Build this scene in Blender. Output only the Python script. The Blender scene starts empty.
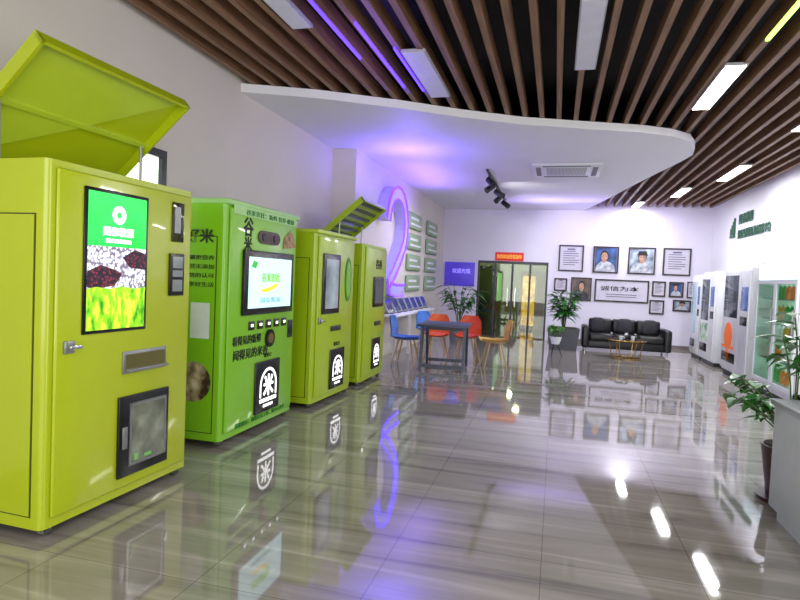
import bpy, bmesh, math, random
from mathutils import Matrix, Vector
random.seed(4)
SC=bpy.context.scene; COL=bpy.context.collection
SC.view_settings.view_transform='Standard'
pi=math.pi
# ---------------------------------------------------------------- materials
def lin(c):
    return tuple(((v/255)/12.92 if v/255<=.04045 else ((v/255+.055)/1.055)**2.4) for v in c)
MATS={}
def mat(name,rgb,rough=.5,metal=0,emit=None,es=0,var=.06,scale=6,bump=0,coat=0):
    if name in MATS: return MATS[name]
    m=bpy.data.materials.new(name); m.use_nodes=True; nt=m.node_tree; n=nt.nodes
    b=n["Principled BSDF"]; b.inputs["Roughness"].default_value=rough; b.inputs["Metallic"].default_value=metal
    tc=n.new("ShaderNodeTexCoord"); nz=n.new("ShaderNodeTexNoise"); nz.inputs["Scale"].default_value=scale; nz.inputs["Detail"].default_value=3
    nt.links.new(tc.outputs["Object"],nz.inputs["Vector"])
    r=n.new("ShaderNodeValToRGB"); c=lin(rgb)
    r.color_ramp.elements[0].position=.3; r.color_ramp.elements[1].position=.7
    r.color_ramp.elements[0].color=tuple(v*(1-var) for v in c)+(1,)
    r.color_ramp.elements[1].color=tuple(min(1,v*(1+var)) for v in c)+(1,)
    nt.links.new(nz.outputs["Fac"],r.inputs["Fac"]); nt.links.new(r.outputs["Color"],b.inputs["Base Color"])
    if coat: b.inputs["Coat Weight"].default_value=coat
    if emit is not None:
        b.inputs["Emission Color"].default_value=lin(emit)+(1,); b.inputs["Emission Strength"].default_value=es
    if bump:
        bp=n.new("ShaderNodeBump"); bp.inputs["Strength"].default_value=bump; nt.links.new(nz.outputs["Fac"],bp.inputs["Height"]); nt.links.new(bp.outputs["Normal"],b.inputs["Normal"])
    MATS[name]=m; return m
def glassmat(name,rgb=(230,240,240),gl=.15,rough=.02):
    if name in MATS: return MATS[name]
    m=bpy.data.materials.new(name); m.use_nodes=True; nt=m.node_tree; n=nt.nodes; n.clear()
    o=n.new("ShaderNodeOutputMaterial"); t=n.new("ShaderNodeBsdfTransparent"); g=n.new("ShaderNodeBsdfGlossy"); x=n.new("ShaderNodeMixShader")
    t.inputs[0].default_value=lin(rgb)+(1,); g.inputs["Roughness"].default_value=rough
    x.inputs[0].default_value=gl; nt.links.new(t.outputs[0],x.inputs[1]); nt.links.new(g.outputs[0],x.inputs[2]); nt.links.new(x.outputs[0],o.inputs[0])
    MATS[name]=m; return m
def rampmat(name,stops,kind='NOISE',scale=8,es=0,rough=.3,stretch=(1,1,1)):
    if name in MATS: return MATS[name]
    m=bpy.data.materials.new(name); m.use_nodes=True; nt=m.node_tree; n=nt.nodes; b=n["Principled BSDF"]
    tc=n.new("ShaderNodeTexCoord"); mp=n.new("ShaderNodeMapping"); mp.inputs["Scale"].default_value=stretch
    nt.links.new(tc.outputs["Object"],mp.inputs["Vector"])
    if kind=='NOISE':
        t=n.new("ShaderNodeTexNoise"); t.inputs["Scale"].default_value=scale; t.inputs["Detail"].default_value=5; out=t.outputs["Fac"]
    elif kind=='VORONOI':
        t=n.new("ShaderNodeTexVoronoi"); t.inputs["Scale"].default_value=scale; out=t.outputs["Distance"]
    else:
        t=n.new("ShaderNodeTexWave"); t.inputs["Scale"].default_value=scale; t.inputs["Distortion"].default_value=4; out=t.outputs["Fac"]
    nt.links.new(mp.outputs[0],t.inputs["Vector"])
    r=n.new("ShaderNodeValToRGB"); cr=r.color_ramp
    while len(cr.elements)<len(stops): cr.elements.new(.5)
    for e,(p,c) in zip(cr.elements,stops): e.position=p; e.color=lin(c)+(1,)
    nt.links.new(out,r.inputs["Fac"]); nt.links.new(r.outputs["Color"],b.inputs["Base Color"]); b.inputs["Roughness"].default_value=rough
    if es: nt.links.new(r.outputs["Color"],b.inputs["Emission Color"]); b.inputs["Emission Strength"].default_value=es
    MATS[name]=m; return m
# ---------------------------------------------------------------- mesh builder
class B:
    def __init__(s): s.V=[]; s.F=[]; s.M=[]
    def add(s,bm,mi=0,mx=None):
        if mx is not None: bmesh.ops.transform(bm,matrix=mx,verts=bm.verts)
        bm.verts.ensure_lookup_table(); bm.verts.index_update(); o=len(s.V)
        s.V+= [v.co.copy() for v in bm.verts]
        for f in bm.faces: s.F.append([o+v.index for v in f.verts]); s.M.append(mi)
        bm.free(); return s
    def box(s,x0,x1,y0,y1,z0,z1,mi=0,bev=0,seg=2,vert=False,mx=None):
        bm=bmesh.new(); bmesh.ops.create_cube(bm,size=1)
        for v in bm.verts:
            v.co=Vector(((x0+x1)/2+v.co.x*(x1-x0),(y0+y1)/2+v.co.y*(y1-y0),(z0+z1)/2+v.co.z*(z1-z0)))
        if bev:
            es=[e for e in bm.edges if not vert or abs(e.verts[0].co.z-e.verts[1].co.z)>1e-5]
            bmesh.ops.bevel(bm,geom=es,offset=bev,segments=seg,profile=.5,affect='EDGES')
        return s.add(bm,mi,mx)
    def cyl(s,p0,p1,r0,r1=None,mi=0,seg=16):
        r1=r0 if r1 is None else r1; p0=Vector(p0); p1=Vector(p1); d=p1-p0
        bm=bmesh.new(); bmesh.ops.create_cone(bm,cap_ends=True,segments=seg,radius1=r0,radius2=max(r1,1e-4),depth=d.length)
        mx=Matrix.Translation((p0+p1)/2)@d.to_track_quat('Z','Y').to_matrix().to_4x4()
        return s.add(bm,mi,mx)
    def sph(s,c,r,sc=(1,1,1),mi=0,u=16,v=10):
        bm=bmesh.new(); bmesh.ops.create_uvsphere(bm,u_segments=u,v_segments=v,radius=r)
        return s.add(bm,mi,Matrix.Translation(c)@Matrix.Diagonal((sc[0],sc[1],sc[2],1)))
    def tube(s,pts,r,mi=0,seg=8):
        for a,b in zip(pts[:-1],pts[1:]): s.cyl(a,b,r,r,mi,seg)
        for p in pts[1:-1]: s.sph(p,r,mi=mi,u=8,v=6)
        return s
    def prism(s,pts,lo,hi,pl='xz',mi=0,bev=0):
        bm=bmesh.new()
        f={'xz':lambda a,b,t:(a,t,b),'xy':lambda a,b,t:(a,b,t),'yz':lambda a,b,t:(t,a,b)}[pl]
        v0=[bm.verts.new(f(a,b,lo)) for a,b in pts]; v1=[bm.verts.new(f(a,b,hi)) for a,b in pts]
        bm.faces.new(v0); bm.faces.new(v1[::-1]); n=len(pts)
        for i in range(n): bm.faces.new([v0[i],v1[i],v1[(i+1)%n],v0[(i+1)%n]])
        bmesh.ops.recalc_face_normals(bm,faces=bm.faces)
        if bev: bmesh.ops.bevel(bm,geom=bm.edges[:],offset=bev,segments=2,profile=.5,affect='EDGES')
        return s.add(bm,mi)
    def poly(s,pts,mi=0):
        o=len(s.V); s.V+=[Vector(p) for p in pts]; s.F.append(list(range(o,o+len(pts)))); s.M.append(mi); return s
    def obj(s,name,mats,parent=None,label=None,loc=None,rot=None):
        me=bpy.data.meshes.new(name); me.from_pydata(s.V,[],s.F)
        if not isinstance(mats,(list,tuple)): mats=[mats]
        for m in mats: me.materials.append(m)
        me.polygons.foreach_set("material_index",s.M)
        me.polygons.foreach_set("use_smooth",[True]*len(s.F)); me.update()
        try: me.set_sharp_from_angle(angle=math.radians(35))
        except Exception: pass
        ob=bpy.data.objects.new(name,me); COL.objects.link(ob)
        if parent: ob.parent=parent
        if label: ob["label"]=label
        if loc: ob.location=loc
        if rot: ob.rotation_euler=rot
        return ob
def thing(name,label,cat,loc=(0,0,0),rz=0,group=None):
    e=bpy.data.objects.new(name,None); e.empty_display_size=.1; COL.objects.link(e); e.location=loc; e.rotation_euler=(0,0,rz)
    e["label"]=label; e["category"]=cat
    if group: e["group"]=group
    return e
def single(b,name,mats,label,cat,loc=(0,0,0),rz=0,group=None):
    o=b.obj(name,mats,loc=loc,rot=(0,0,rz)); o["label"]=label; o["category"]=cat
    if group: o["group"]=group
    return o
def struct(b,name,mats,label=None):
    o=b.obj(name,mats); o["kind"]="structure"
    if label: o["label"]=label
    return o
def dup(root,loc,rz=None,label=None):
    r=root.copy(); COL.objects.link(r); r.location=loc
    if rz is not None: r.rotation_euler=(0,0,rz)
    if label: r["label"]=label
    seen=set()
    def rec(src,dst):
        for k in list(src.children):
            if k in seen: continue
            seen.add(k); c=k.copy(); COL.objects.link(c); c.parent=dst; rec(k,c)
    rec(root,r); return r
def text(name,parent,body,cx,cz,y,w,h,m,side=False,ext=.002,label=None,bold=0):
    cu=bpy.data.curves.new(name,'FONT'); cu.body=body; cu.extrude=ext; cu.resolution_u=2; cu.offset=bold
    ob=bpy.data.objects.new(name,cu); COL.objects.link(ob); dg=bpy.context.evaluated_depsgraph_get()
    me=bpy.data.meshes.new_from_object(ob.evaluated_get(dg)); bpy.data.objects.remove(ob)
    xs=[v.co.x for v in me.vertices]; ys=[v.co.y for v in me.vertices]
    x0,x1,y0,y1=min(xs),max(xs),min(ys),max(ys); sy=h/(y1-y0); sx=(w/(x1-x0)) if w else sy
    for v in me.vertices:
        a=(v.co.x-(x0+x1)/2)*sx; b=(v.co.y-(y0+y1)/2)*sy; z=v.co.z
        if side: v.co=Vector((-z,-a,b))
        else: v.co=Vector((a,-z,b))
    me.materials.clear(); me.materials.append(m)
    o=bpy.data.objects.new(name,me); COL.objects.link(o)
    if parent: o.parent=parent
    o.location=(y,cx,cz) if side else (cx,y,cz)
    if label: o["label"]=label
    return o
# ---------------------------------------------------------------- palette
yel=mat("lime_yellow_paint",(170,186,18),.26,coat=.3,var=.03,scale=2)
yel2=mat("lime_yellow_paint_light",(178,200,50),.3,coat=.3,var=.03)
grn=mat("leaf_green_paint",(126,190,30),.28,coat=.3,var=.03,scale=2)
grn2=mat("pale_green_paint",(160,208,130),.35)
lim=mat("lime_green_paint",(164,190,24),.28,coat=.3,var=.03,scale=2)
seam=mat("dark_seam",(60,66,12),.6)
blk=mat("black_plastic",(14,14,16),.25)
blkm=mat("black_matte",(9,9,10),.7)
dgr=mat("dark_grey_metal",(60,62,66),.4,metal=.4)
chrome=mat("chrome",(205,208,212),.18,metal=1)
steel=mat("brushed_steel",(150,152,150),.35,metal=.8)
wht=mat("white_plastic",(228,230,234),.35,var=.02)
rub=mat("grey_rubber",(70,70,70),.7)
wtx=mat("white_glow_print",(255,255,255),.5,emit=(255,255,255),es=1.6)
btx=mat("black_print",(16,24,10),.6)
gtx=mat("green_print",(20,120,40),.6)
brn=rampmat("brown_slat_wood",[(.3,(104,74,52)),(.7,(142,106,76))],'NOISE',3,rough=.5,stretch=(12,.6,12))
gold=mat("gold_metal",(200,160,80),.25,metal=1)
leather=mat("black_leather",(22,22,25),.35,scale=40,bump=.15)
leaf=mat("glossy_green_leaf",(46,108,40),.35,var=.35,scale=5)
leaf2=mat("bright_green_leaf",(92,160,64),.4,var=.3,scale=5)
stemm=mat("green_stem",(70,100,40),.5)
soil=mat("soil",(50,38,28),.9,scale=40,bump=.5)
# ---------------------------------------------------------------- room
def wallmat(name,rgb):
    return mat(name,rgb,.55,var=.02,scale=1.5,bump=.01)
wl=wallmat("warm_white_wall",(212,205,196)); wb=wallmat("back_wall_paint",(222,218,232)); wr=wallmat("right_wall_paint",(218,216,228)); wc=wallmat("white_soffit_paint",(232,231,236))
# floor
fm=bpy.data.materials.new("striped_marble_tiles"); fm.use_nodes=True; nt=fm.node_tree; n=nt.nodes; bs=n["Principled BSDF"]
tc=n.new("ShaderNodeTexCoord"); mp=n.new("ShaderNodeMapping"); mp.inputs["Scale"].default_value=(.2,3.0,1); mp.inputs["Rotation"].default_value=(0,0,.04)
nz=n.new("ShaderNodeTexNoise"); nz.inputs["Scale"].default_value=2.2; nz.inputs["Detail"].default_value=8; nz.inputs["Roughness"].default_value=.6; nz.inputs["Distortion"].default_value=.7
rp=n.new("ShaderNodeValToRGB"); cr=rp.color_ramp; cr.elements.new(.5); cr.elements.new(.6)
for e,(p,c) in zip(cr.elements,[(.3,(106,101,96)),(.44,(140,135,128)),(.56,(149,144,137)),(.72,(178,174,167))]): e.position=p; e.color=lin(c)+(1,)
nt.links.new(tc.outputs["Object"],mp.inputs["Vector"]); nt.links.new(mp.outputs[0],nz.inputs["Vector"]); nt.links.new(nz.outputs["Fac"],rp.inputs["Fac"])
bk=n.new("ShaderNodeTexBrick"); bk.offset=0; bk.inputs["Scale"].default_value=1; bk.inputs["Brick Width"].default_value=.8; bk.inputs["Row Height"].default_value=.8; bk.inputs["Mortar Size"].default_value=.003; bk.inputs["Color1"].default_value=(1,1,1,1); bk.inputs["Color2"].default_value=(.93,.925,.92,1); bk.inputs["Mortar"].default_value=(.55,.53,.51,1)
nt.links.new(tc.outputs["Object"],bk.inputs["Vector"])
mx=n.new("ShaderNodeMix"); mx.data_type='RGBA'; mx.blend_type='MULTIPLY'; mx.inputs[0].default_value=1
nt.links.new(rp.outputs["Color"],mx.inputs[6]); nt.links.new(bk.outputs["Color"],mx.inputs[7]); nt.links.new(mx.outputs[2],bs.inputs["Base Color"])
bs.inputs["Roughness"].default_value=.04; bs.inputs["IOR"].default_value=1.95
XL,XL2,XR,YB,YJ=-3.48,-3.1,3.7,16.0,8.6
CZ=3.95
struct(B().box(-4,4,-3,16.1,-.1,0),"floor",fm,"glossy grey-beige striped marble tile floor")
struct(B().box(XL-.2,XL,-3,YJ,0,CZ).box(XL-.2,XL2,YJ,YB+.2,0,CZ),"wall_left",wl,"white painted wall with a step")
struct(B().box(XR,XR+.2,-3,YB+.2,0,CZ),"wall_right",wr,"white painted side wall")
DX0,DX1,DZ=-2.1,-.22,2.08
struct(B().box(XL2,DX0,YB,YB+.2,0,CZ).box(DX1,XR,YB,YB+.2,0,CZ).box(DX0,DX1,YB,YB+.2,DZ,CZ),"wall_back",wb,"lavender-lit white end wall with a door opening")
struct(B().box(-4,4,-3,16.3,CZ,CZ+.1),"ceiling",blkm,"black painted ceiling above the slats")
k=1
x=XL+.1
while x<XR-.05:
    struct(B().box(x,x+.055,-2.5,YB-.01,3.58,3.72),"trim_%d"%k,brn,"brown wooden ceiling slat"); k+=1; x+=.205
so=[(XL,5.80),(-2.7,6.12),(-1.87,6.6),(-1.225,7.04),(-.524,7.44),(.21,7.71),(.96,7.97),(1.35,8.2),(1.62,8.5),(1.77,8.93),(1.83,9.35),(1.77,9.8),(1.43,11.53),(.93,14.4),(.62,YB-.005),(XL2,YB-.005),(XL2,YJ),(XL,YJ)]
struct(B().prism(so,3.48,3.575,'xy'),"ceiling.001",wc,"white curved dropped ceiling soffit")
# skirting
skm=mat("grey_skirting",(120,112,110),.4)
struct(B().box(XL,XL+.015,-3,YJ,0,.09),"baseboard_left",skm)
struct(B().box(DX1+.08,XR,YB-.015,YB,0,.09),"baseboard_back",skm)
struct(B().box(XR-.015,XR,-3,YB-.02,0,.09),"baseboard_right",skm)
# left window
dayg=rampmat("daylight_window_glass",[(.35,(190,215,190)),(.65,(245,250,245))],'NOISE',2,es=2.2,rough=.1)
w=B(); w.box(XL,XL+.05,3.1,4.52,1.3,1.36,0).box(XL,XL+.05,3.1,4.52,2.47,2.54,0).box(XL,XL+.05,3.1,3.16,1.36,2.47,0).box(XL,XL+.05,4.45,4.52,1.36,2.47,0).box(XL,XL+.04,3.8,3.85,1.36,2.47,0).box(XL,XL+.015,3.16,4.45,1.36,2.47,1)
struct(w,"window_1",[blk,dayg],"black framed window with bright daylight")
# door
gl=glassmat("door_glass",(225,232,220),.08)
w=B(); fx=[DX0,-1.63,-1.16,-.69,DX1]
w.box(DX0,DX1,YB,YB+.1,DZ-.07,DZ,0)
for i,xx in enumerate(fx):
    a=xx-.025 if 0<i<4 else (xx if i==0 else xx-.05); w.box(a,a+.05,YB+.01,YB+.09,0,DZ-.07,0)
for a,b in zip(fx[:-1],fx[1:]): w.box(a+.03,b-.03,YB+.04,YB+.055,.03,DZ-.08,1)
w.box(-1.27,-1.25,YB-.05,YB-.03,.85,1.35,2).box(-1.07,-1.05,YB-.05,YB-.03,.85,1.35,2)
struct(w,"door_1",[dgr,gl,chrome],"dark framed double glass door")
# corridor beyond
cw=mat("corridor_wall",(160,152,125),.3)
struct(B().box(-2.5,.3,YB+.2,22,-.1,0),"floor.001",fm,"glossy corridor floor")
struct(B().box(-2.6,-2.5,YB+.2,22,0,2.8),"wall_corridor_left",cw)
struct(B().box(.3,.4,YB+.2,22,0,2.8),"wall_corridor_right",cw)
struct(B().box(-2.6,.4,22,22.1,0,2.8),"wall_corridor_end",mat("corridor_end",(160,180,140),.4))
struct(B().box(-2.6,.4,YB+.2,22,2.8,2.9),"ceiling.002",mat("corridor_ceiling",(60,55,50),.6))
r=thing("display_cabinet","tall yellow lit display cabinet in the corridor","cabinet",(-.75,19.6,0),-pi/2+.9)
B().box(-.35,.35,-.2,.2,0,.12).box(-.35,.35,-.2,.2,1.75,1.9).box(-.35,-.29,-.2,.2,.12,1.75).box(.29,.35,-.2,.2,.12,1.75).obj("body",mat("amber_frame",(150,110,30),.4),r)
B().box(-.29,.29,-.15,-.1,.12,1.75).obj("lit_panel",rampmat("amber_glow",[(.35,(190,130,30)),(.65,(250,205,90))],'NOISE',4,es=1.1),r)
r=thing("display_cabinet","dark glazed display cabinet in the corridor","cabinet",(-2.1,19.2,0),pi/2)
B().box(-.8,.8,-.3,.3,0,2.0,bev=.01).obj("body",mat("dark_green_cabinet",(40,70,50),.3),r)
B().box(-.7,.7,-.32,-.305,.9,1.8).obj("lit_panel",mat("pale_green_glow",(170,210,170),.4,emit=(150,220,150),es=.8),r)
# red banner
r=thing("banner","red banner with yellow lettering above the glass door","sign",(-1.26,YB,2.09))
B().box(-.38,.38,-.02,0,0,.23).obj("panel",mat("red_cloth",(215,30,22),.5,emit=(215,25,18),es=.2),r)  # slight glow put into the cloth and its lettering to brighten them
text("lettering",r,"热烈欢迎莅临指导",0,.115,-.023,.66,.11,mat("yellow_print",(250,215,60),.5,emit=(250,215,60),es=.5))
# purple sign
r=thing("wall_sign","small glowing violet sign panel beside the door","sign",(-2.6,YB,1.35))
B().box(-.42,.42,-.04,0,0,.66,bev=.01).obj("panel",mat("violet_panel",(90,70,190),.4,emit=(70,50,210),es=.35),r)
text("lettering",r,"欢迎光临",.05,.42,-.045,.5,.13,mat("pale_violet_print",(170,150,255),.5,emit=(170,150,255),es=1))
# ---------------------------------------------------------------- ceiling fittings
litm=mat("lamp_diffuser_lit",(255,255,250),.5,emit=(255,250,235),es=10)
dimm=mat("lamp_diffuser_dim",(180,178,190),.5,emit=(190,186,212),es=.16)  # faint emission put in so the dim panels look pale
hous=mat("lamp_housing",(170,168,176),.5)
def clight(x,y0,y1,wd,m,lab):
    r=thing("ceiling_light",lab,"ceiling light",(x,(y0+y1)/2,3.56),0,"recessed ceiling light panels"); L=(y1-y0)/2
    B().box(-wd/2-.012,wd/2+.012,-L-.012,L+.012,.002,.03).obj("housing",hous,r)
    B().box(-wd/2,wd/2,-L,L,-.004,.003).obj("diffuser",m,r)
lt="bright rectangular white light panel between ceiling slats"; dt="dim pale rectangular panel between ceiling slats"
clight(-2.17,3.75,4.55,.16,dimm,dt); clight(-1.37,5.2,6.5,.2,dimm,dt); clight(.16,4.45,5.85,.17,dimm,dt)
clight(1.48,5.95,7.3,.17,litm,lt); clight(2.87,10.6,12,.17,litm,lt); clight(2.45,12.9,14.1,.17,litm,lt); clight(1.85,15,15.9,.17,litm,lt); clight(2.85,7.1,8.4,.17,litm,lt)
vio=mat("violet_streak",(90,60,255),.5,emit=(70,45,255),es=4)
for (x_,y_,l_) in ((-1.7,5.35,.8),(-1.52,5.7,.6),(-1.91,4.7,.6)):
    r=thing("glow_strip","thin violet glowing streak between ceiling slats","light",(x_,y_,3.56),0,"violet streaks"); B().box(-.009,.009,-l_,l_,0,.021).obj("glowing_bar",vio,r)  # each violet streak is drawn as a thin glowing bar
r=thing("glow_strip","thin greenish led strip between ceiling slats","light",(1.56,5.0,3.56)); B().box(-.015,.015,-.4,.4,0,.021).obj("glowing_bar",mat("green_led",(200,255,120),.5,emit=(190,255,90),es=4),r)
# cassette AC
r=thing("air_conditioner","white ceiling cassette air conditioner in the soffit","air conditioner",(.07,10.4,3.479))
B().box(-.56,.56,-.56,.56,-.035,0,bev=.012).obj("panel",wht,r)
B().box(-.33,.33,-.33,.33,-.043,-.034,bev=.003).obj("intake_grille",rampmat("grille",[(.4,(150,150,154)),(.6,(215,215,220))],'WAVE',14,rough=.5),r)
for a in range(4):
    o=B().box(-.38,.38,-.5,-.42,-.041,-.034).obj("air_vane",mat("vent_grey",(120,120,126),.5),r); o.rotation_euler=(0,0,a*pi/2)
# track light
r=thing("track_light","black ceiling track with swivelling spotlights","track light",(-1.27,12.2,3.48))
B().box(-.02,.02,-1.9,1.9,-.03,0).obj("track",blk,r)
for i,(yy,az) in enumerate([(-1.6,.6),(-.9,-.7),(-.2,.9),(.6,-.5),(1.4,.8)]):
    hd=B().cyl((0,0,-.03),(0,0,-.12),.012).obj("spotlight",blk,r,loc=(0,yy,0))
    B().cyl((-.02*az,0,-.13),(.16*az,-.1,-.24),.055,.06).obj("lamp_head",blk,hd)
# ---------------------------------------------------------------- rice machines
def caster(r,x,y):
    c=B().box(x-.03,x+.03,y-.03,y+.03,.05,.062).box(x-.025,x-.02,y-.02,y+.02,.018,.05).box(x+.02,x+.025,y-.02,y+.02,.018,.05).obj("caster",steel,r)
    B().cyl((x-.016,y,.027),(x+.016,y,.027),.027,seg=20).obj("wheel",rub,c)
def mi_panel(r,x0,x1,z0,z1,y):
    p=B().box(x0,x1,y-.02,y,z0,z1,bev=.012).obj("rice_outlet",blk,r,"black rounded panel with white grain emblem")
    cx=(x0+x1)/2; w=(x1-x0); h=z1-z0; R=w*.33; cz=z0+h*.52
    pts=[(cx+R*1.05*math.cos(a),cz+R*1.05*math.sin(a)) for a in [i*pi/14 for i in range(15)]]
    inn=[(cx+R*.88*math.cos(a),cz+R*.88*math.sin(a)) for a in [i*pi/14 for i in range(15)]]
    b=B()
    out=[(cx+R*1.05,z0+h*.3)]+pts+[(cx-R*1.05,z0+h*.3)]; inl=[(cx+R*.88,z0+h*.3)]+inn+[(cx-R*.88,z0+h*.3)]
    for i in range(len(out)-1):
        b.poly([(out[i][0],y-.023,out[i][1]),(out[i+1][0],y-.023,out[i+1][1]),(inl[i+1][0],y-.023,inl[i+1][1]),(inl[i][0],y-.023,inl[i][1])])
    b.poly([(cx-R*1.05,y-.023,z0+h*.2),(cx+R*1.05,y-.023,z0+h*.2),(cx+R*1.05,y-.023,z0+h*.27),(cx-R*1.05,y-.023,z0+h*.27)])
    b.poly([(cx-R*.6,y-.023,z0+h*.1),(cx+R*.6,y-.023,z0+h*.1),(cx+R*.6,y-.023,z0+h*.15),(cx-R*.6,y-.023,z0+h*.15)])
    b.obj("emblem",wtx,p)
    text("grain_character",p,"米",cx,cz,y-.024,R*1.25,R*1.3,wtx,bold=.02)
def lock(r,x,z,y):
    h=B().box(x-.035,x+.03,y-.02,y,z-.035,z+.035,bev=.005).obj("lock",steel,r,"chrome lock with lever")
    B().box(x-.02,x+.06,y-.045,y-.03,z-.01,z+.01,bev=.004).cyl((x,y,z),(x,y-.04,z),.012).obj("lever",chrome,h)
def machine(name,label,loc,rz,W,D,H,paint,paint2,openlid=None):
    r=thing(name,label,"vending machine",loc,rz,"rice vending machines along the wall")
    B().box(0,W,0,D,.055,H-.03,bev=.035,seg=4,vert=True).obj("body",paint,r)
    B().box(.01,W-.01,.01,D,.05,.06).obj("base_plate",seam,r)
    B().box(.05,W-.05,-.022,.0,.11,H-.07,bev=.012,seg=3).obj("front_door",paint,r)
    b=B().box(-.004,.0,.07,D-.08,.12,H-.32,0).box(-.008,-.003,.078,D-.088,.128,H-.328,1)
    b.obj("side_door",[seam,paint],r)
    for xx in (.07,W-.07):
        for yy in (.05,D-.1): caster(r,xx,yy)
    if openlid:
        L,ang=openlid
        b=B(); b.box(0,W,-L,0,0,.02,0); b.box(0,W,-L,-L+.02,-.06,0,0).box(0,.02,-L,0,-.06,0,0).box(W-.02,W,-L,0,-.06,0,0)
        if paint2 is yel2:
            b.box(.02,W-.02,-L*.55,-L*.52,-.03,0,1)
            b.poly([(.03,-L+.03,-.004),(W-.03,-L+.03,-.004),(W*.5,-L*.5,-.02)],1).poly([(.03,-L+.03,-.004),(.03,-.03,-.004),(W*.5,-L*.5,-.02)],1)
        else:
            for i in range(7): b.box(.03,W-.03,-L+.06+i*L/8,-L+.1+i*L/8,-.03,0,1)
        o=b.obj("lid",[paint,paint2],r,"hinged lid propped open",loc=(0,D-.01,H-.02)); o.rotation_euler=(-ang,0,0)
        for xx in (W-.06,.06):
            B().cyl((xx,D*.5,H-.05),(xx,D-.01-L*.55*math.cos(ang),H-.02+L*.55*math.sin(ang)-.02),.01,seg=8).obj("gas_strut",steel,r)
    else:
        B().box(-.01,W+.01,-.03,D,H-.05,H,bev=.015,seg=3).obj("lid",paint2,r,"closed flat lid")
    return r
# --- machine 1
M1=machine("rice_vending_machine","large yellow-green rice vending machine with raised lid and tall green screen",(-2.6,2.47,0),pi/2-math.radians(2),1.21,.84,2.08,yel,yel2,(.98,math.radians(41)))
y=-.022
s=B().box(.215,.715,y-.012,y,1.1,1.94,bev=.004).obj("screen",blk,M1,"tall lit advertising screen")
gsc=rampmat("screen_green",[(.3,(10,190,50)),(.7,(40,225,90))],'NOISE',3,es=1.0)
field=rampmat("screen_rice_field",[(.3,(30,130,10)),(.5,(130,200,20)),(.68,(240,225,70))],'NOISE',14,es=1.0,stretch=(2.2,1,.8))
grain=rampmat("screen_rice_grains",[(.1,(250,250,250)),(.4,(215,220,230)),(.7,(110,100,120))],'VORONOI',55,es=1.0)
red=rampmat("screen_dark_beans",[(.15,(130,40,60)),(.4,(60,20,40)),(.7,(20,12,24))],'VORONOI',50,es=1.0)
b=B(); q=lambda x0,x1,z0,z1,mi,yy=-.0355:b.poly([(x0,yy,z0),(x1,yy,z0),(x1,yy,z1),(x0,yy,z1)],mi)
q(.235,.695,1.61,1.92,0); q(.235,.695,1.36,1.61,1); q(.235,.695,1.12,1.36,2)
b.prism([(.235,1.37),(.235,1.46),(.33,1.5),(.42,1.48),(.5,1.45),(.44,1.38),(.3,1.36)],-.038,-.036,'xz',3)
b.prism([(.5,1.55),(.56,1.49),(.695,1.48),(.695,1.58),(.6,1.6)],-.038,-.036,'xz',3)
b.prism([(.235,1.36),(.3,1.372),(.4,1.36),(.5,1.374),(.6,1.362),(.695,1.37),(.695,1.35),(.235,1.35)],-.039,-.036,'xz',2)
b.obj("display",[gsc,grain,field,red],s)
b=B()
for i in range(16):
    a0=i*pi/8; a1=(i+.7)*pi/8
    b.poly([(.465+.055*math.cos(a0),-.038,1.80+.055*math.sin(a0)),(.465+.055*math.cos(a1),-.038,1.80+.055*math.sin(a1)),(.465+.02*math.cos(a1),-.038,1.80+.02*math.sin(a1)),(.465+.02*math.cos(a0),-.038,1.80+.02*math.sin(a0))])
b.obj("logo",wtx,s)
text("lettering",s,"国泰粮源",.465,1.70,-.038,.24,.055,wtx,bold=.01); text("lettering",s,"健康营养粮油",.465,1.645,-.038,.2,.025,wtx)
p=B().box(.93,1.08,y-.015,y,1.31,1.6,bev=.005).obj("payment_terminal",blk,M1,"black card and coin reader")
B().box(.955,1.055,y-.02,y-.014,1.5,1.58,bev=.003).box(.955,1.055,y-.02,y-.014,1.44,1.485,1).box(.955,1.055,y-.02,y-.014,1.34,1.42,1).box(.97,1.04,y-.024,y-.018,1.37,1.38,0).obj("reader_slots",[mat("grey_lcd",(140,150,150),.2),steel],p)
B().box(.95,1.07,y-.01,y,1.68,1.95,bev=.004).obj("camera_window",mat("smoked_glass",(50,50,20),.08),M1,"smoked vertical window")
B().box(.97,1.03,y-.013,y-.009,1.74,1.92).obj("shine_strip",steel,M1)  # steel strip stands in for the shine on the dark panel
lock(M1,.13,1.04,y)
s=B().box(.53,.92,y-.012,y,.83,.97,0,bev=.004).box(.55,.90,y-.016,y-.01,.85,.95,1).obj("coin_tray",[steel,mat("tray_shadow",(110,104,60),.3,metal=.5)],M1,"brushed metal slot tray")
B().box(.55,.90,y-.05,y-.012,.845,.86,bev=.003).obj("tray_lip",steel,s)
s=B().box(.5,.95,y-.02,y,.18,.69,0,bev=.006).obj("pickup_hatch",blk,M1,"black framed outlet hatch")
B().poly([(.6,y-.022,.25),(.91,y-.022,.25),(.91,y-.022,.62),(.6,y-.022,.62)]).obj("hatch_window",rampmat("outlet_picture",[(.3,(60,64,56)),(.55,(110,114,100)),(.75,(150,156,140))],'NOISE',5,es=.12,rough=.15),s)
B().box(.59,.92,y-.026,y-.02,.62,.64).box(.59,.92,y-.026,y-.02,.24,.255).box(.585,.6,y-.026,y-.02,.24,.64).box(.905,.92,y-.026,y-.02,.24,.64).obj("hatch_trim",steel,s)
B().box(.525,.565,y-.03,y-.02,.36,.5,bev=.005).obj("hatch_handle",steel,s)
B().box(.63,.66,y-.028,y-.021,.27,.31).box(.72,.78,y-.028,y-.021,.27,.29).obj("outlet_fittings",mat("pale_green_print",(120,190,100),.5),s)
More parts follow.
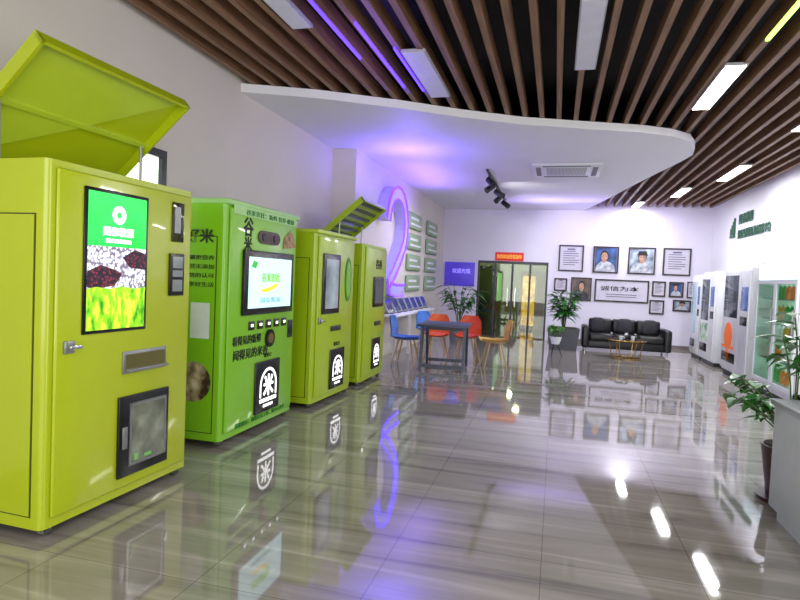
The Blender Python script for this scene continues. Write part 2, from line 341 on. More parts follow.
# --- machine 2
M2=machine("rice_vending_machine","leaf-green rice vending machine with wide screen and black lettering",(-2.66,4.27,0),pi/2,1.36,.78,2.1,grn,grn2)
b=B().box(.08,1.28,y-.006,y,1.98,2.06); b.obj("header_strip",grn2,M2)
text("lettering",M2,"谷米农社：新鲜·营养·健康",.75,2.015,y-.008,.95,.05,gtx)
text("logo_lettering",M2,"谷",.33,1.89,y-.003,.17,.17,btx,bold=.02); text("logo_lettering",M2,"米",.33,1.74,y-.003,.14,.13,btx,bold=.02)
s=B(); pts=[(.84+.08*math.cos(a),1.82+.06*math.sin(a)) for a in [-pi/2+i*pi/10 for i in range(11)]]+[(.58+.08*math.cos(a),1.82+.06*math.sin(a)) for a in [pi/2+i*pi/10 for i in range(11)]]
s.prism(pts,y-.012,y,'xz').obj("camera_window",mat("smoked_brown",(70,50,40),.1),M2,"dark oval window")
B().cyl((.6,y-.012,1.82),(.6,y-.018,1.82),.035).obj("camera_lens",blk,M2); B().cyl((.82,y-.012,1.82),(.82,y-.018,1.82),.035).obj("camera_lens",blk,M2)
B().prism([(1.0,1.74),(1.28,1.76),(1.24,1.86),(1.16,1.93),(1.08,1.88),(1.02,1.84)],y-.005,y,'xz').obj("farm_sticker",rampmat("farm_picture",[(.35,(90,60,30)),(.6,(170,130,60))],'NOISE',20),M2)
s=B().box(.24,1.2,y-.035,y,1.11,1.69,bev=.012).obj("screen",blk,M2,"wide lit touch screen in black frame")
ds=mat("screen_pale",(200,232,235),.3,emit=(185,225,232),es=.95)
B().poly([(.3,y-.036,1.17),(1.14,y-.036,1.17),(1.14,y-.036,1.63),(.3,y-.036,1.63)]).obj("display",ds,s)
b=B(); b.prism([(.5,1.34),(.58,1.31),(.68,1.32),(.8,1.35),(.9,1.4),(.8,1.39),(.68,1.36),(.58,1.345)],y-.038,y-.0365,'xz',0); b.prism([(.34,1.54),(.42,1.53),(.46,1.58),(.38,1.6)],y-.038,y-.0365,'xz',1); b.obj("logo",[mat("amber_print",(245,200,40),.4,emit=(245,200,40),es=.9),mat("green_glow",(60,170,60),.4,emit=(60,170,60),es=.8)],s)
text("lettering",s,"谷米农社",.71,1.45,y-.038,.36,.09,mat("green_glow2",(120,190,30),.4,emit=(120,190,30),es=.8),bold=.02)
text("lettering",s,"国泰粮源",.72,1.24,y-.038,.4,.05,mat("teal_glow",(120,170,180),.4,emit=(120,170,180),es=.6))
for i in range(5):
    o=B().box(.38+i*.16,.48+i*.16,y-.012,y,.97,1.05,bev=.005).obj("selection_button",blk,M2)
    B().box(.41+i*.16,.45+i*.16,y-.015,y-.011,1.0,1.025).obj("button_print",wtx,o)
text("lettering",M2,"看得见的新鲜",.37,.89,y-.003,.5,.085,btx,bold=.015); text("lettering",M2,"闻得见的米香",.45,.765,y-.003,.62,.095,btx,bold=.015)
B().cyl((.78,y,.87),(.78,y-.02,.87),.085,seg=28).obj("speaker",blk,M2,"round black button ring")
B().cyl((.78,y-.02,.87),(.78,y-.024,.87),.05,seg=28).obj("speaker_core",mat("brass_dark",(150,120,70),.3,metal=.6),M2)
B().box(1.17,1.27,y-.012,y,.84,1.02,bev=.004).obj("coin_slot",blk,M2)
mi_panel(M2,.52,1.0,.17,.66,y)
text("lettering",M2,"取米口",.76,.71,y-.003,.14,.04,btx)
text("lettering",M2,"温馨提示：机器正在工作，请小心夹手",.68,.14,y-.003,.95,.04,gtx)
# side of M2
text("lettering",M2,"乡好米",.3,1.78,-.01,.4,.12,btx,side=True,bold=.02)
for i,tx in enumerate(["新米现碾更营养","谷物天然无添加","与大自然的认可","社区共享好生活"]): text("lettering",M2,tx,.3,1.6-i*.075,-.01,.42,.04,btx,side=True)
B().box(-.012,-.008,.12,.3,.92,1.22).obj("paper_notice",mat("paper",(215,220,225),.7),M2,"white paper notice")
b=B().cyl((-.008,.26,.55),(-.014,.26,.55),.17,seg=32); b.obj("round_photo",rampmat("food_photo",[(.4,(60,40,30)),(.5,(190,170,140)),(.6,(230,225,215))],'NOISE',4),M2,"round food photograph")
# --- machine 3
M3=machine("rice_vending_machine","lime-green rice vending machine with tall black framed screen",(-2.56,5.92,0),pi/2-math.radians(2),1.14,.8,2.0,lim,yel2)
s=B().box(.14,.62,y-.02,y,1.05,1.74,bev=.012).obj("screen",blk,M3,"tall glass window in black frame")
B().poly([(.2,y-.022,1.11),(.56,y-.022,1.11),(.56,y-.022,1.68),(.2,y-.022,1.68)]).obj("display",rampmat("grey_display",[(.3,(90,100,110)),(.6,(170,180,188))],'NOISE',3,es=.25),s)
n_=24
B().prism([(.9+.1*math.cos(i*2*pi/n_),1.45+.27*math.sin(i*2*pi/n_)) for i in range(n_)],y-.008,y,'xz',0).obj("leaf_sticker",mat("sticker_green",(40,130,30),.4),M3,"green oval sticker")
B().prism([(.9+.07*math.cos(i*2*pi/n_),1.45+.22*math.sin(i*2*pi/n_)) for i in range(n_)],y-.011,y-.007,'xz',0).obj("leaf_sticker_inner",grn,M3)
lock(M3,.1,.98,y)
B().box(.42,.7,y-.015,y,.84,.9,bev=.004).obj("coin_tray",dgr,M3)
text("lettering",M3,"取米口",.62,.68,y-.003,.18,.05,btx)
mi_panel(M3,.42,.84,.15,.62,y)
# --- machine 4
M4=machine("rice_vending_machine","lime-green rice vending machine with its ribbed lid propped open",(-2.51,7.42,0),pi/2,1.06,.8,1.97,lim,mat("lid_slat_dark",(70,80,46),.4),(.95,math.radians(40)))
s=B().box(.38,.86,y-.02,y,1.07,1.5,bev=.012).obj("screen",blk,M4,"black framed touch screen")
B().poly([(.43,y-.022,1.12),(.81,y-.022,1.12),(.81,y-.022,1.45),(.43,y-.022,1.45)]).obj("display",mat("dark_display",(60,60,66),.15),s)
text("lettering",M4,"谷香",.62,1.68,y-.003,.3,.14,btx,bold=.02)
B().box(.5,.78,y-.015,y,.8,.86,bev=.004).obj("coin_tray",dgr,M4)
mi_panel(M4,.42,.78,.18,.62,y)
# ---------------------------------------------------------------- left wall display (curved ribbon, plaques, tablets)
r=thing("ribbon_sculpture","white curved ribbon wall relief edged with violet neon","wall sculpture",(XL2,10.5,.12),pi/2)
cl=[(.62*math.cos(a)-.05,2.35+.6*math.sin(a)) for a in [math.radians(175-i*14) for i in range(16)]]+[(.22,1.78),(-.15,1.5),(-.5,1.28),(-.4,1.18),(0,1.14),(.6,1.14)]
def offs(path,o):
    res=[]
    for i,p_ in enumerate(path):
        a=path[max(0,i-1)]; c=path[min(len(path)-1,i+1)]; dx,dz=c[0]-a[0],c[1]-a[1]; l=math.hypot(dx,dz); res.append((p_[0]-dz/l*o,p_[1]+dx/l*o))
    return res
A=offs(cl,.11); C=offs(cl,-.11)
rb_=B()
for i in range(len(A)-1): rb_.prism([A[i],A[i+1],C[i+1],C[i]],-.2,-.005,'xz')
rb_.obj("ribbon",mat("lavender_gloss",(190,180,235),.4),r)
neon=mat("violet_neon",(110,60,255),.5,emit=(80,35,255),es=4)
B().tube([(p_[0],-.21,p_[1]) for p_ in A],.02,seg=6).obj("neon_tube",neon,r)
B().tube([(p_[0],-.21,p_[1]) for p_ in C],.014,seg=6).obj("neon_tube",neon,r)
pl=mat("sage_plate",(140,166,130),.45)
root=None
for c_,(ya,yb) in enumerate([(11.9,13.1),(13.5,15.1)]):
    for k_ in range(4):
        z0=1.22+k_*.45
        if root is None:
            root=thing("wall_plaque","sage-green rounded display plaque on the wall","plaque",(XL2,(ya+yb)/2,z0),pi/2,"wall plaques")
            B().box(-.6,.6,-.06,0,0,.35,bev=.04,seg=3,).obj("plate",pl,root)
            B().box(-.5,.5,-.065,-.058,.08,.12).box(-.5,.2,-.065,-.058,.2,.25).obj("relief_lines",wht,root)
        else: dup(root,(XL2,(ya+yb)/2,z0))
r=thing("display_shelf","white wall shelf on slim legs holding tablets","shelf",(XL2,11.1,0),pi/2)
B().box(-1.0,2.4,-.36,0,.78,.83,bev=.01).obj("shelf_top",wht,r)
for xx in (-.95,.1,1.2,2.3): B().box(xx-.025,xx+.025,-.34,-.29,0,.78).obj("leg",wht,r)
t0=None
for i in range(7):
    lc=(XL2+.2,10.3+i*.48,.83)
    if t0 is None:
        t0=thing("tablet","dark tablet on a tilted stand","tablet",lc,pi/2,"tablets on the white shelf")
        B().box(-.19,.19,-.01,.01,.02,.3,bev=.006,mx=Matrix.Rotation(-.45,4,'X')).obj("casing",mat("silver_casing",(180,184,200),.3,metal=.4),t0)
        B().box(-.17,.17,-.014,-.0105,.04,.28,mx=Matrix.Rotation(-.45,4,'X')).obj("screen",mat("tablet_screen",(40,44,80),.1,emit=(80,90,190),es=.25),t0)
        B().box(-.06,.06,-.04,.16,.0,.012).obj("stand",dgr,t0)
    else: dup(t0,lc)
# ---------------------------------------------------------------- table and chairs
slate=mat("slate_blue_laminate",(58,66,84),.4)
r=thing("meeting_table","slate-blue table with slanted panel legs","table",(-1.78,9.75,0),.08)
B().box(-.42,.42,-.5,.5,.72,.76,bev=.008).obj("table_top",slate,r)
for sx in (-1,1):
    for sy in (-1,1):
        B().prism([(sy*.42,.72),(sy*.22,.72),(sy*.4,0),(sy*.48,0)],sx*.35-.02,sx*.35+.02,'yz').obj("leg",slate,r)
B().box(-.35,.35,-.02,.02,.64,.7).obj("crossbar",slate,r)
for yy in (-.4,.4): B().box(-.35,.35,yy-.02,yy+.02,.05,.1).obj("crossbar",slate,r)
def chair(label,loc,rz,m,name="shell_chair"):
    r=thing(name,label,"chair",loc,rz,"moulded chairs around the table")
    b=B(); prof=[(-.24,.47,.20),(-.22,.46,.22),(0,.44,.23),(.16,.45,.22),(.22,.5,.22),(.26,.62,.22),(.29,.75,.20),(.31,.84,.14)]
    nu=8; g=[]
    for (yy,zz,hw) in prof:
        g.append([(hw*(2*i/nu-1),yy-(.05*(2*i/nu-1)**2 if zz>.5 else 0),zz+(.05*abs(2*i/nu-1)**3 if zz<.5 else 0)) for i in range(nu+1)])
    for off in (0,.014):
        for j in range(len(g)-1):
            for i in range(nu):
                a=[g[j][i],g[j][i+1],g[j+1][i+1],g[j+1][i]]; a=[(p[0],p[1]+off*(.9 if j>3 else 0),p[2]-off) for p in a]
                b.poly(a)
    b.obj("seat_shell",m,r)
    wood=mat("beech_wood",(186,150,104),.5)
    for sx in (-1,1):
        for sy in (-1,1): B().cyl((sx*.12,sy*.1,.44),(sx*.21,sy*.2,0),.016,.011,seg=10).obj("leg",wood,r)
    return r
chair("blue moulded plastic chair beside the table",(-2.46,9.75,0),pi/2,mat("blue_plastic",(60,115,190),.35))
chair("orange moulded chair behind the table",(-2.1,10.65,0),.1,mat("orange_plastic",(215,92,36),.35))
chair("orange-red moulded chair at the table",(-1.55,10.75,0),-.1,mat("red_orange_plastic",(200,70,34),.35))
chair("yellow moulded chair turned toward the table",(-1.0,10.3,0),-pi/2+.3,mat("yellow_plastic",(222,180,84),.35))
chair("blue moulded plastic chair behind the table",(-2.4,11.55,0),1.0,mat("blue_plastic",(70,130,205),.35))
# ---------------------------------------------------------------- plants
def leafshape(b,base,d,L,Wd,droop,mi=0):
    d=Vector(d).normalized(); side=d.cross(Vector((0,0,1))); side=side.normalized() if side.length>.01 else Vector((1,0,0)); up=side.cross(d)
    prof=[.08,.7,1,.8,.45,.02]; rows=[]
    for i,wv in enumerate(prof):
        t=i/5; c=Vector(base)+d*L*t-Vector((0,0,1))*droop*L*t*t
        rows.append((c-side*Wd/2*wv+up*Wd*.15*wv,c,c+side*Wd/2*wv+up*Wd*.15*wv))
    for i in range(5):
        b.poly([rows[i][0],rows[i][1],rows[i+1][1],rows[i+1][0]],mi); b.poly([rows[i][1],rows[i][2],rows[i+1][2],rows[i+1][1]],mi)
def bushy(root,zc,height,spread,nst,nl,L,Wd,m,seed=1,lean=(0,0),lo=.3,ymin=-9):
    rnd=random.Random(seed); bs_=B(); bl=B()
    for i in range(nst):
        a=rnd.uniform(0,2*pi); q_=rnd.uniform(.35,1); h=height*rnd.uniform(.55,1)
        p0=Vector((.03*math.cos(a),.03*math.sin(a),zc)); p2=Vector((lean[0]+spread*q_*math.cos(a),max(ymin,lean[1]+spread*q_*math.sin(a)),zc+h)); p1=(p0+p2)/2+Vector((-.2*spread*math.cos(a),-.2*spread*math.sin(a),.12*h))
        pts=[p0*(1-t)**2+p1*2*t*(1-t)+p2*t*t for t in [j/6 for j in range(7)]]
        bs_.tube(pts,.006,seg=6)
        for j in range(nl):
            t=lo+(1-lo)*(j+1)/nl; p=p0*(1-t)**2+p1*2*t*(1-t)+p2*t*t; aa=a+rnd.uniform(-1.9,1.9)
            dy=math.sin(aa)
            if p.y+dy*L<ymin-.05: dy=abs(dy)
            leafshape(bl,p,(math.cos(aa),dy,rnd.uniform(-.1,.7)),L*rnd.uniform(.7,1.15),Wd*rnd.uniform(.8,1.1),rnd.uniform(.2,.7))
    bs_.obj("stem",stemm,root); bl.obj("foliage",m,root)
r=thing("potted_plant","broad-leafed potted plant in dark square planter by the door","plant",(.22,14.1,0))
B().prism([(-.3,0),(.3,0),(.36,.5),(-.36,.5)],-.32,.32,'xz').obj("planter",mat("dark_planter",(70,72,76),.5),r)
B().box(-.3,.3,-.28,.28,.49,.51).obj("soil",soil,r)
bushy(r,.5,.85,.42,22,7,.3,.13,leaf,3)
r=thing("potted_plant","leafy indoor palm in grey pot behind the chairs","plant",(-2.25,14.0,0))
B().cyl((0,0,0),(0,0,.45),.18,.25,seg=24).obj("planter",mat("grey_pot",(120,120,122),.5),r); B().cyl((0,0,.44),(0,0,.455),.23).obj("soil",soil,r)
bushy(r,.45,1.0,.42,16,6,.34,.1,leaf,5)
r=thing("potted_plant","small green plant in white bowl on a slim dark stand","plant",(.05,12.55,0))
B().cyl((0,0,.26),(0,0,.42),.08,.13,seg=20).obj("bowl",wht,r); B().cyl((0,0,.405),(0,0,.422),.12).obj("soil",soil,r)
for a in range(3): B().cyl((.05*math.cos(a*2.09),.05*math.sin(a*2.09),.27),(.14*math.cos(a*2.09),.14*math.sin(a*2.09),0),.01,seg=8).obj("stand_leg",blk,r)
bushy(r,.42,.22,.2,12,5,.15,.07,leaf2,7)
# near plant by the counter
r=thing("potted_plant","tall glossy-leafed plant in dark pot beside the counter","plant",(1.72,4.78,0))
B().cyl((0,0,0),(0,0,.03),.21,.22,seg=28).cyl((0,0,.03),(0,0,.4),.15,.2,seg=28).obj("planter",mat("dark_red_pot",(52,26,24),.35),r); B().cyl((0,0,.39),(0,0,.405),.18,seg=28).obj("soil",soil,r)
bushy(r,.4,1.22,.3,11,6,.19,.11,leaf,21,(.12,.05),.6,-.2)
bushy(r,.4,.5,.42,10,6,.17,.1,leaf,12,(-.08,.05),.4,-.15)
# ---------------------------------------------------------------- counter
r=thing("reception_counter","pale grey reception counter with panelled side","counter",(1.46,2.6,0))
B().box(.04,.9,.02,1.75,0,.08,0).box(0,.95,0,1.8,.08,.76,0,bev=.01).obj("body",mat("pale_grey_laminate",(190,194,198),.4),r)
B().box(-.02,.98,-.02,1.82,.76,.8,bev=.008).obj("counter_top",mat("grey_top",(165,168,172),.3),r)
r=thing("monitor","black monitor standing on the counter","monitor",(1.62,3.92,.8),.2)
B().box(-.08,.08,-.06,.06,0,.012).box(-.02,.02,.01,.03,.01,.1).obj("stand",blk,r)
B().box(-.06,.36,-.015,.015,.05,.32,bev=.006).obj("casing",blk,r)
# ---------------------------------------------------------------- sofa & coffee table
r=thing("sofa","black leather three-seat sofa against the back wall","sofa",(1.6,14.0,0))
B().box(-.9,.9,.05,.8,.08,.26,bev=.02).obj("base",leather,r)
for sx in (-1,1): B().box(min(sx*.96,sx*.8),max(sx*.96,sx*.8),0,.84,.08,.58,bev=.045,seg=3).obj("armrest",leather,r)
for i in range(3):
    B().box(-.79+i*.53,-.79+i*.53+.525,.0,.6,.26,.42,bev=.04,seg=3).obj("seat_cushion",leather,r)
    B().box(-.79+i*.53,-.79+i*.53+.525,.58,.8,.40,.74,bev=.05,seg=3).obj("back_cushion",leather,r)
for sx in (-.88,.88):
    for yy in (.08,.75): B().cyl((sx,yy,0),(sx,yy,.09),.02).obj("leg",chrome,r)
pc=None
for xx,a in ((-.6,.15),(.0,-.1),(.55,.2)):
    lc=(1.6+xx,14.0+.5,.43)
    if pc is None:
        pc=single(B().sph((0,0,.17),.17,(1,.32,1),u=20,v=12),"throw_pillow",mat("charcoal_fabric",(52,52,58),.8,scale=60,bump=.2),"charcoal square throw pillow on the sofa","pillow",lc,a,"sofa pillows")
        for v in pc.data.vertices:
            n4=(abs(v.co.x)**4+abs(v.co.z-.17)**4)**.25; n2=math.hypot(v.co.x,v.co.z-.17)
            if n4>1e-4: v.co.x*=n2/n4; v.co.z=.17+(v.co.z-.17)*n2/n4
    else:
        o=pc.copy(); COL.objects.link(o); o.location=lc; o.rotation_euler=(0,0,a)
r=thing("coffee_table","round coffee table with gold wire frame","coffee table",(1.5,13.1,0))
B().cyl((0,0,.38),(0,0,.41),.4,seg=40).obj("table_top",mat("dark_stone",(70,60,50),.15),r)
tor=B(); tor.tube([(.4*math.cos(i*pi/16),.4*math.sin(i*pi/16),.395) for i in range(33)],.012); tor.obj("rim",gold,r)
b=B(); b.tube([(.28*math.cos(i*pi/16),.28*math.sin(i*pi/16),.012) for i in range(33)],.01); b.obj("base_ring",gold,r)
for a in range(6): B().cyl((.34*math.cos(a*pi/3),.34*math.sin(a*pi/3),.38),(.28*math.cos(a*pi/3),.28*math.sin(a*pi/3),.012),.01,seg=8).obj("leg",gold,r)
c0=thing("teacup","white teacup on the coffee table","cup",(1.38,13.0,.41),0,"cups on the coffee table")
B().cyl((0,0,0),(0,0,.07),.03,.045,seg=16).obj("bowl",wht,c0); B().tube([(.04,0,.055),(.07,0,.05),(.07,0,.03),(.036,0,.02)],.005).obj("handle",wht,c0)
dup(c0,(1.62,13.05,.41),1.0)
r=thing("tissue_box","dark tissue box on the coffee table","box",(1.5,13.22,.41)); B().box(-.1,.1,-.06,.06,0,.08,bev=.008).obj("box",blk,r); B().prism([(-.03,.08),(.03,.08),(.04,.13),(-.02,.12)],-.01,.01,'xz').obj("tissue",wht,r)
# ---------------------------------------------------------------- picture frames
frm=mat("dark_frame_wood",(40,28,26),.4); matw=mat("mat_board",(205,200,215),.7); inkm=mat("grey_ink",(90,90,110),.7)
def ell(cx,cz,rx,rz,n=18,a0=0,a1=2*pi): return [(cx+rx*math.cos(a0+(a1-a0)*i/n),cz+rz*math.sin(a0+(a1-a0)*i/n)) for i in range(n)]
def frame(x0,x1,z0,z1,kind,lab):
    w=x1-x0; h=z1-z0; r=thing("picture_frame",lab,"picture frame",((x0+x1)/2,YB,z0),0,"framed pictures on the end wall")
    t=.035 if w>.3 else .025
    B().box(-w/2,w/2,-.035,0,0,t).box(-w/2,w/2,-.035,0,h-t,h).box(-w/2,-w/2+t,-.035,0,t,h-t).box(w/2-t,w/2,-.035,0,t,h-t).obj("frame",frm,r)
    W2=w/2-t; B().box(-W2,W2,-.012,-.002,t,h-t).obj("mat_board",matw,r)
    yy=-.016
    if kind=='doc':
        b=B(); 
        for i in range(7): 
            zz=h*.75-i*h*.085; b.box(-W2*.7,W2*(.7 if i%3 else .4),yy,yy+.003,zz,zz+h*.025)
        b.box(-W2*.35,W2*.35,yy,yy+.003,h*.82,h*.87); b.obj("document_print",inkm,r)
    elif kind.startswith('port'):
        bg={'portb':(52,84,140),'portg':(150,165,185),'ports':(96,80,74)}[kind]; dk=tuple(int(v*.4) for v in bg)
        m=rampmat(kind+"_backdrop",[(.35,dk),(.55,bg),(.7,tuple(min(255,int(v*1.4)) for v in bg))],'NOISE',4,rough=.4)
        B().box(-W2*.96,W2*.96,yy,yy+.003,t*1.1,h-t*1.1).obj("photo_backdrop",m,r)
        sk=rampmat("photo_skin",[(.35,(150,105,84)),(.65,(208,164,136))],'NOISE',9,rough=.5)
        cl_=rampmat("photo_pale_jacket",[(.35,(130,134,150)),(.65,(214,216,224))],'NOISE',9,rough=.5) if kind!='ports' else rampmat("photo_dark_coat",[(.35,(24,24,36)),(.65,(70,66,80))],'NOISE',9,rough=.5)
        hair=mat("photo_dark_hair",(30,26,28),.6)
        o_=-W2*.12 if kind=='portb' else W2*.05
        b=B(); b.prism([(-W2*.9,t*1.1),(W2*.85,t*1.1),(W2*.78,h*.26),(W2*.5,h*.38),(o_+W2*.2,h*.45),(o_-W2*.2,h*.45),(-W2*.55,h*.38),(-W2*.84,h*.25)],yy-.002,yy,'xz',0)
        b.prism([(o_-W2*.14,h*.4),(o_+W2*.14,h*.4),(o_+W2*.16,h*.52),(o_-W2*.16,h*.52)],yy-.003,yy-.002,'xz',1)
        b.prism(ell(o_,h*.665,W2*.35,h*.19),yy-.004,yy-.003,'xz',2); b.prism(ell(o_,h*.61,W2*.29,h*.165),yy-.005,yy-.004,'xz',1)
        if kind=='portg': b.prism([(o_-W2*.46,h*.7),(o_+W2*.46,h*.7),(o_+W2*.38,h*.76),(o_+W2*.3,h*.86),(o_-W2*.3,h*.86),(o_-W2*.38,h*.76)],yy-.006,yy-.005,'xz',2)
        for sx in (-1,1): b.prism(ell(o_+sx*W2*.12,h*.63,W2*.05,h*.012,8),yy-.006,yy-.005,'xz',2)
        b.prism(ell(o_,h*.53,W2*.08,h*.01,8),yy-.006,yy-.005,'xz',3)
        b.obj("portrait_photo",[cl_,sk,hair,mat("photo_lips",(150,80,76),.6)],r)
    elif kind=='wide':
        text("calligraphy",r,"诚信为本",-.05,h*.6,yy,W2*1.5,h*.22,blkm,bold=.01)
        b=B(); 
        for i in range(2): b.box(-W2*.6,W2*(.6),yy,yy+.003,h*.32-i*h*.1,h*.35-i*h*.1)
        b.obj("document_print",inkm,r)
D="framed certificate document on the end wall"
frame(.03,.66,1.87,2.56,'doc',D); frame(.90,1.53,1.86,2.55,'portb',"framed photo of person in white before blue backdrop"); frame(1.76,2.41,1.86,2.55,'portg',"framed photo of person in dark hat and pale jacket"); frame(2.59,3.24,1.86,2.55,'doc',D)
frame(-.05,.28,1.34,1.68,'doc',D); frame(.38,.90,1.11,1.72,'ports',"framed photo of person in dark coat"); frame(.98,2.30,1.12,1.70,'wide',"wide framed calligraphy document"); frame(2.37,2.69,1.31,1.70,'doc',D); frame(2.77,3.11,1.31,1.70,'portb',"small framed portrait photo"); frame(3.19,3.43,1.31,1.72,'doc',D)
frame(2.33,2.68,.86,1.22,'doc',D); frame(2.88,3.3,.96,1.25,'portg',"small framed photograph of a person in pale jacket")
# ---------------------------------------------------------------- right-hand machines
def vend(label,y0,y1,H,style):
    W=y1-y0; r=thing("vending_machine" if style!='cool' else "display_cooler",label,"vending machine" if style!='cool' else "fridge",(3.08,y1,0),-pi/2,"machines along the side wall")
    D=.58
    if style!='cool':
        B().box(0,W,0,D,.08,H,bev=.015).obj("cabinet",wht,r)
        B().box(.03,W-.03,.03,D-.03,0,.08).obj("plinth",dgr,r)
        B().box(.03,W*.66,-.03,0,.12,H-.05,bev=.01).obj("door",wht,r)
        B().box(W*.68,W-.02,-.03,0,.12,H-.05,bev=.01).obj("control_panel",wht,r)
        B().box(W*.72,W-.06,-.036,-.03,1.2,1.6,bev=.003).obj("touch_screen",mat("blue_display",(60,80,130),.1,emit=(90,120,190),es=.4),r)
        B().box(W*.72,W-.06,-.036,-.03,.95,1.1,bev=.003).obj("payment_slot",blk,r)
        B().box(.1,W*.6,-.036,-.028,.25,.42,bev=.004).obj("pickup_flap",blk,r)
        return r,W
    B().box(0,W,.54,D,.1,H).box(0,.03,0,D,.1,H).box(W-.03,W,0,D,.1,H).box(0,W,0,D,H-.28,H).box(0,W,0,D,.08,.2).obj("cabinet",wht,r)
    B().box(.03,W-.03,.03,D-.03,0,.08).obj("plinth",dgr,r)
    B().box(.03,W-.03,.53,.54,.2,H-.28).obj("lit_back_panel",mat("cooler_back_glow",(225,240,225),.5,emit=(205,245,205),es=2.2),r)
    B().box(.02,W-.02,-.02,0,H-.26,H-.02,bev=.005).obj("header_sign",mat("header_glow",(215,235,240),.4,emit=(210,235,240),es=.9),r)
    for i in range(4): B().box(.03,W-.03,.06,.53,.52+i*.3,.535+i*.3).obj("shelf",steel,r)
    for a,b_ in ((.01,W/2-.003),(W/2+.003,W-.01)):
        d=B().box(a,b_,-.04,-.005,.18,.24).box(a,b_,-.04,-.005,H-.32,H-.27).box(a,a+.05,-.04,-.005,.24,H-.32).box(b_-.05,b_,-.04,-.005,.24,H-.32).obj("door",wht,r)
        B().box(a+.05,b_-.05,-.028,-.02,.24,H-.32).obj("door_glass",glassmat("cooler_glass",(225,240,235),.1),d)
        B().box(b_-.04,b_-.02,-.07,-.04,.8,1.3,bev=.004).obj("handle",steel,d)
    return r,W
r,W=vend("white vending machine with dark display window",13.9,14.75,1.86,'a')
B().box(.08,W*.6,-.034,-.028,.55,1.7,bev=.003).obj("display_window",mat("window_bluegrey",(150,170,185),.1,emit=(150,180,200),es=.3),r)
r,W=vend("white vending machine with green leaf graphics",12.7,13.82,1.9,'a')
B().box(.08,W*.6,-.034,-.028,.9,1.75,bev=.003).obj("display_window",mat("window_dark",(70,80,90),.1),r)
B().box(.06,W*.62,-.034,-.028,.45,.85).obj("green_graphic",rampmat("leafy_graphic",[(.35,(40,130,60)),(.6,(220,235,220))],'NOISE',6),r)
r,W=vend("white vending machine with orange circle graphics and dark window",10.6,12.1,1.93,'a')
B().box(.08,W*.6,-.034,-.028,1.05,1.8,bev=.003).obj("display_window",mat("window_dark",(70,80,90),.1),r)
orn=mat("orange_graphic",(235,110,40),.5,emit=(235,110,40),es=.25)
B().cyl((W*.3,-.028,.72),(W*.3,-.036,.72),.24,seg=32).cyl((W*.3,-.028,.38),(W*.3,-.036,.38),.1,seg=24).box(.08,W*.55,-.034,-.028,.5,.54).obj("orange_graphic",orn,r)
r,W=vend("white two-door glass display cooler with lit shelves",8.65,10.25,1.97,'cool')
rb=random.Random(2); bot={}
cols=[("green_carton",(60,150,70)),("orange_carton",(225,120,40)),("white_carton",(225,225,220)),("amber_carton",(200,160,60))]
for sh in range(5):
    for i in range(9):
        zz=(.2 if sh==0 else .535+(sh-1)*.3); nm,cc=cols[(sh+i//3)%4]
        lc=(3.08+.2,10.25-.12-i*.168,zz)
        if nm not in bot:
            t_=thing("drink_bottle","small capped drink bottle on the cooler shelf","bottle",lc,0,"bottles in the display cooler")
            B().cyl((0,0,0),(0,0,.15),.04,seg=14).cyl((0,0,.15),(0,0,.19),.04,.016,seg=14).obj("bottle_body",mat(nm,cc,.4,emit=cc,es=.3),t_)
            B().cyl((0,0,.19),(0,0,.215),.018,seg=12).obj("cap",wht,t_); bot[nm]=t_
        else: dup(bot[nm],lc)
# wall sign
r=thing("wall_sign","dark green company lettering with emblem on the side wall","sign",(XR,12.9,2.6),-pi/2)
sg=mat("dark_green_letter",(30,84,60),.5)
text("lettering",r,"国泰粮源",-.45,.45,-.02,.9,.22,sg,ext=.01,bold=.005); text("lettering",r,"健康营养粮油美食服务平台",.05,.13,-.02,1.95,.19,sg,ext=.01,bold=.0)
b=B(); b.prism([(-1.5,.1),(-1.15,.1),(-1.2,.16),(-1.45,.16)],-.04,-.01,'xz')
for k_ in range(4): b.box(-1.45+k_*.08,-1.41+k_*.08,-.04,-.01,.16,.3+.07*k_)
b.obj("emblem",sg,r)
# ---------------------------------------------------------------- lights
def area(loc,size,energy,col=(1,1,1),rot=(0,0,0),sy=None,lab="overhead light of the ceiling panels and added fill"):
    L=bpy.data.lights.new("area_lamp",'AREA'); L.energy=energy; L.color=col; L.size=size
    if sy: L.shape='RECTANGLE'; L.size_y=sy
    o=bpy.data.objects.new("area_lamp",L); COL.objects.link(o); o.location=loc; o.rotation_euler=rot; o["label"]=lab; o["category"]="light"
def pt(loc,e,col,r_=.1):
    L=bpy.data.lights.new("accent_lamp",'POINT'); L.energy=e; L.color=col; L.shadow_soft_size=r_
    o=bpy.data.objects.new("accent_lamp",L); COL.objects.link(o); o.location=loc; o["label"]="coloured accent lamp light"; o["category"]="light"
cool=(.96,.97,1)
for (x_,y_,e_,l_) in ((1.48,6.6,72,1.3),(2.87,11.3,62,1.3),(2.45,13.5,52,1.2),(2.85,7.8,60,1.3),(1.85,15.4,28,.8)): area((x_,y_,3.53),.17,e_,cool,sy=l_)
area((0,.5,3.5),3,60,(1,.97,.9))  # fill added above the camera, no fixture there
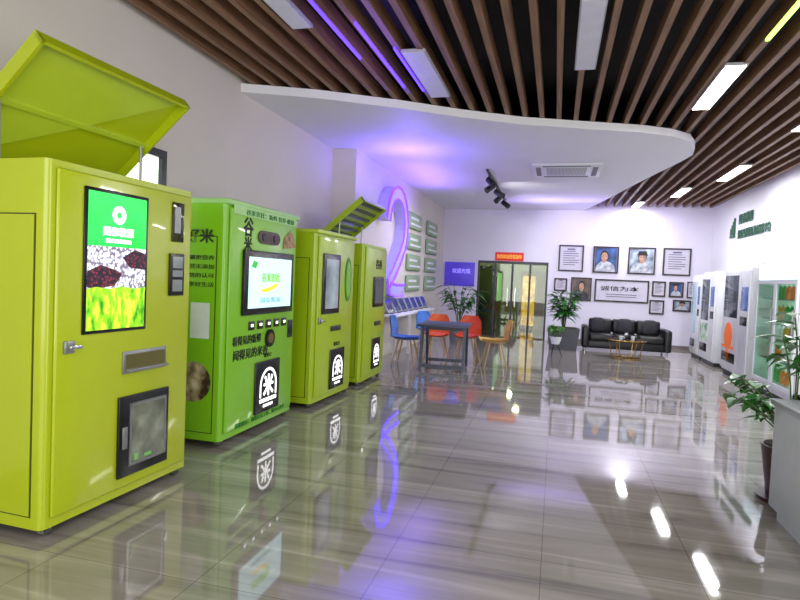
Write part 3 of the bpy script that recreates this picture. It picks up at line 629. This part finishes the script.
area((0,-2.7,1.9),6.5,215,(1,.99,.95),(pi/2,0,0),3,"added fill from behind, like window daylight")  # wide fill added behind the camera to brighten surfaces facing it
area((3.65,2.0,1.9),4.5,125,(1,.99,.92),(0,pi/2,0),2,"added fill from the right, like window daylight")  # unseen side fill added to light the machine fronts
for (yy,tx) in ((10.6,-2.8),(11.3,1.5),(12.0,-2.8),(12.8,1.2),(13.6,1.8)):
    L=bpy.data.lights.new("track_spot",'SPOT'); L.energy=88; L.color=(.96,.95,1); L.spot_size=1.9; L.spot_blend=.8; L.shadow_soft_size=.05
    o=bpy.data.objects.new("track_spot",L); COL.objects.link(o); o.location=(-1.27,yy,3.2); o["label"]="spot lamp of the ceiling track"; o["category"]="light"
    o.rotation_euler=(Vector((tx,15.5 if tx>0 else yy,1.4))-Vector(o.location)).to_track_quat('-Z','Y').to_euler()
V="unseen violet wash on soffit, slats and end wall"
area((-2.3,8.7,2.75),.3,30,(.16,.09,1),(pi,0,0),None,V); area((-2.5,11,2.9),.3,22,(.26,.12,1),(pi,0,0),2.5,V); area((0,14.2,2.9),2,13,(.42,.3,1),(pi,0,0),.3,V); area((-1.7,5.2,3.3),.1,5,(.25,.12,1),(pi,0,0),1.5,V)
area((1.5,15.2,2.85),3,7,(.5,.35,1),(pi/2+.6,0,0),.1,V)  # added strip floating in the air, tints the upper end wall violet
pt((-1,18,2.4),26,(1,.85,.55)); pt((-1.4,20.5,2.4),32,(.95,1,.7))
wd=bpy.data.worlds.new("world"); SC.world=wd; wd.use_nodes=True; bg=wd.node_tree.nodes["Background"]; bg.inputs[0].default_value=(.93,.96,1,1); bg.inputs[1].default_value=1.0
# ---------------------------------------------------------------- camera
H=1.5; f=580
R=Matrix.Rotation(math.radians(14.97),4,'Z')@Matrix.Rotation(pi/2-math.radians(2.18),4,'X')@Matrix.Rotation(math.radians(2.5),4,'Z')
cd=bpy.data.cameras.new("camera"); cd.lens=f/800*36; cd.clip_start=.05; cam=bpy.data.objects.new("camera",cd)
cam.matrix_world=Matrix.Translation((0,0,H))@R; COL.objects.link(cam); SC.camera=cam
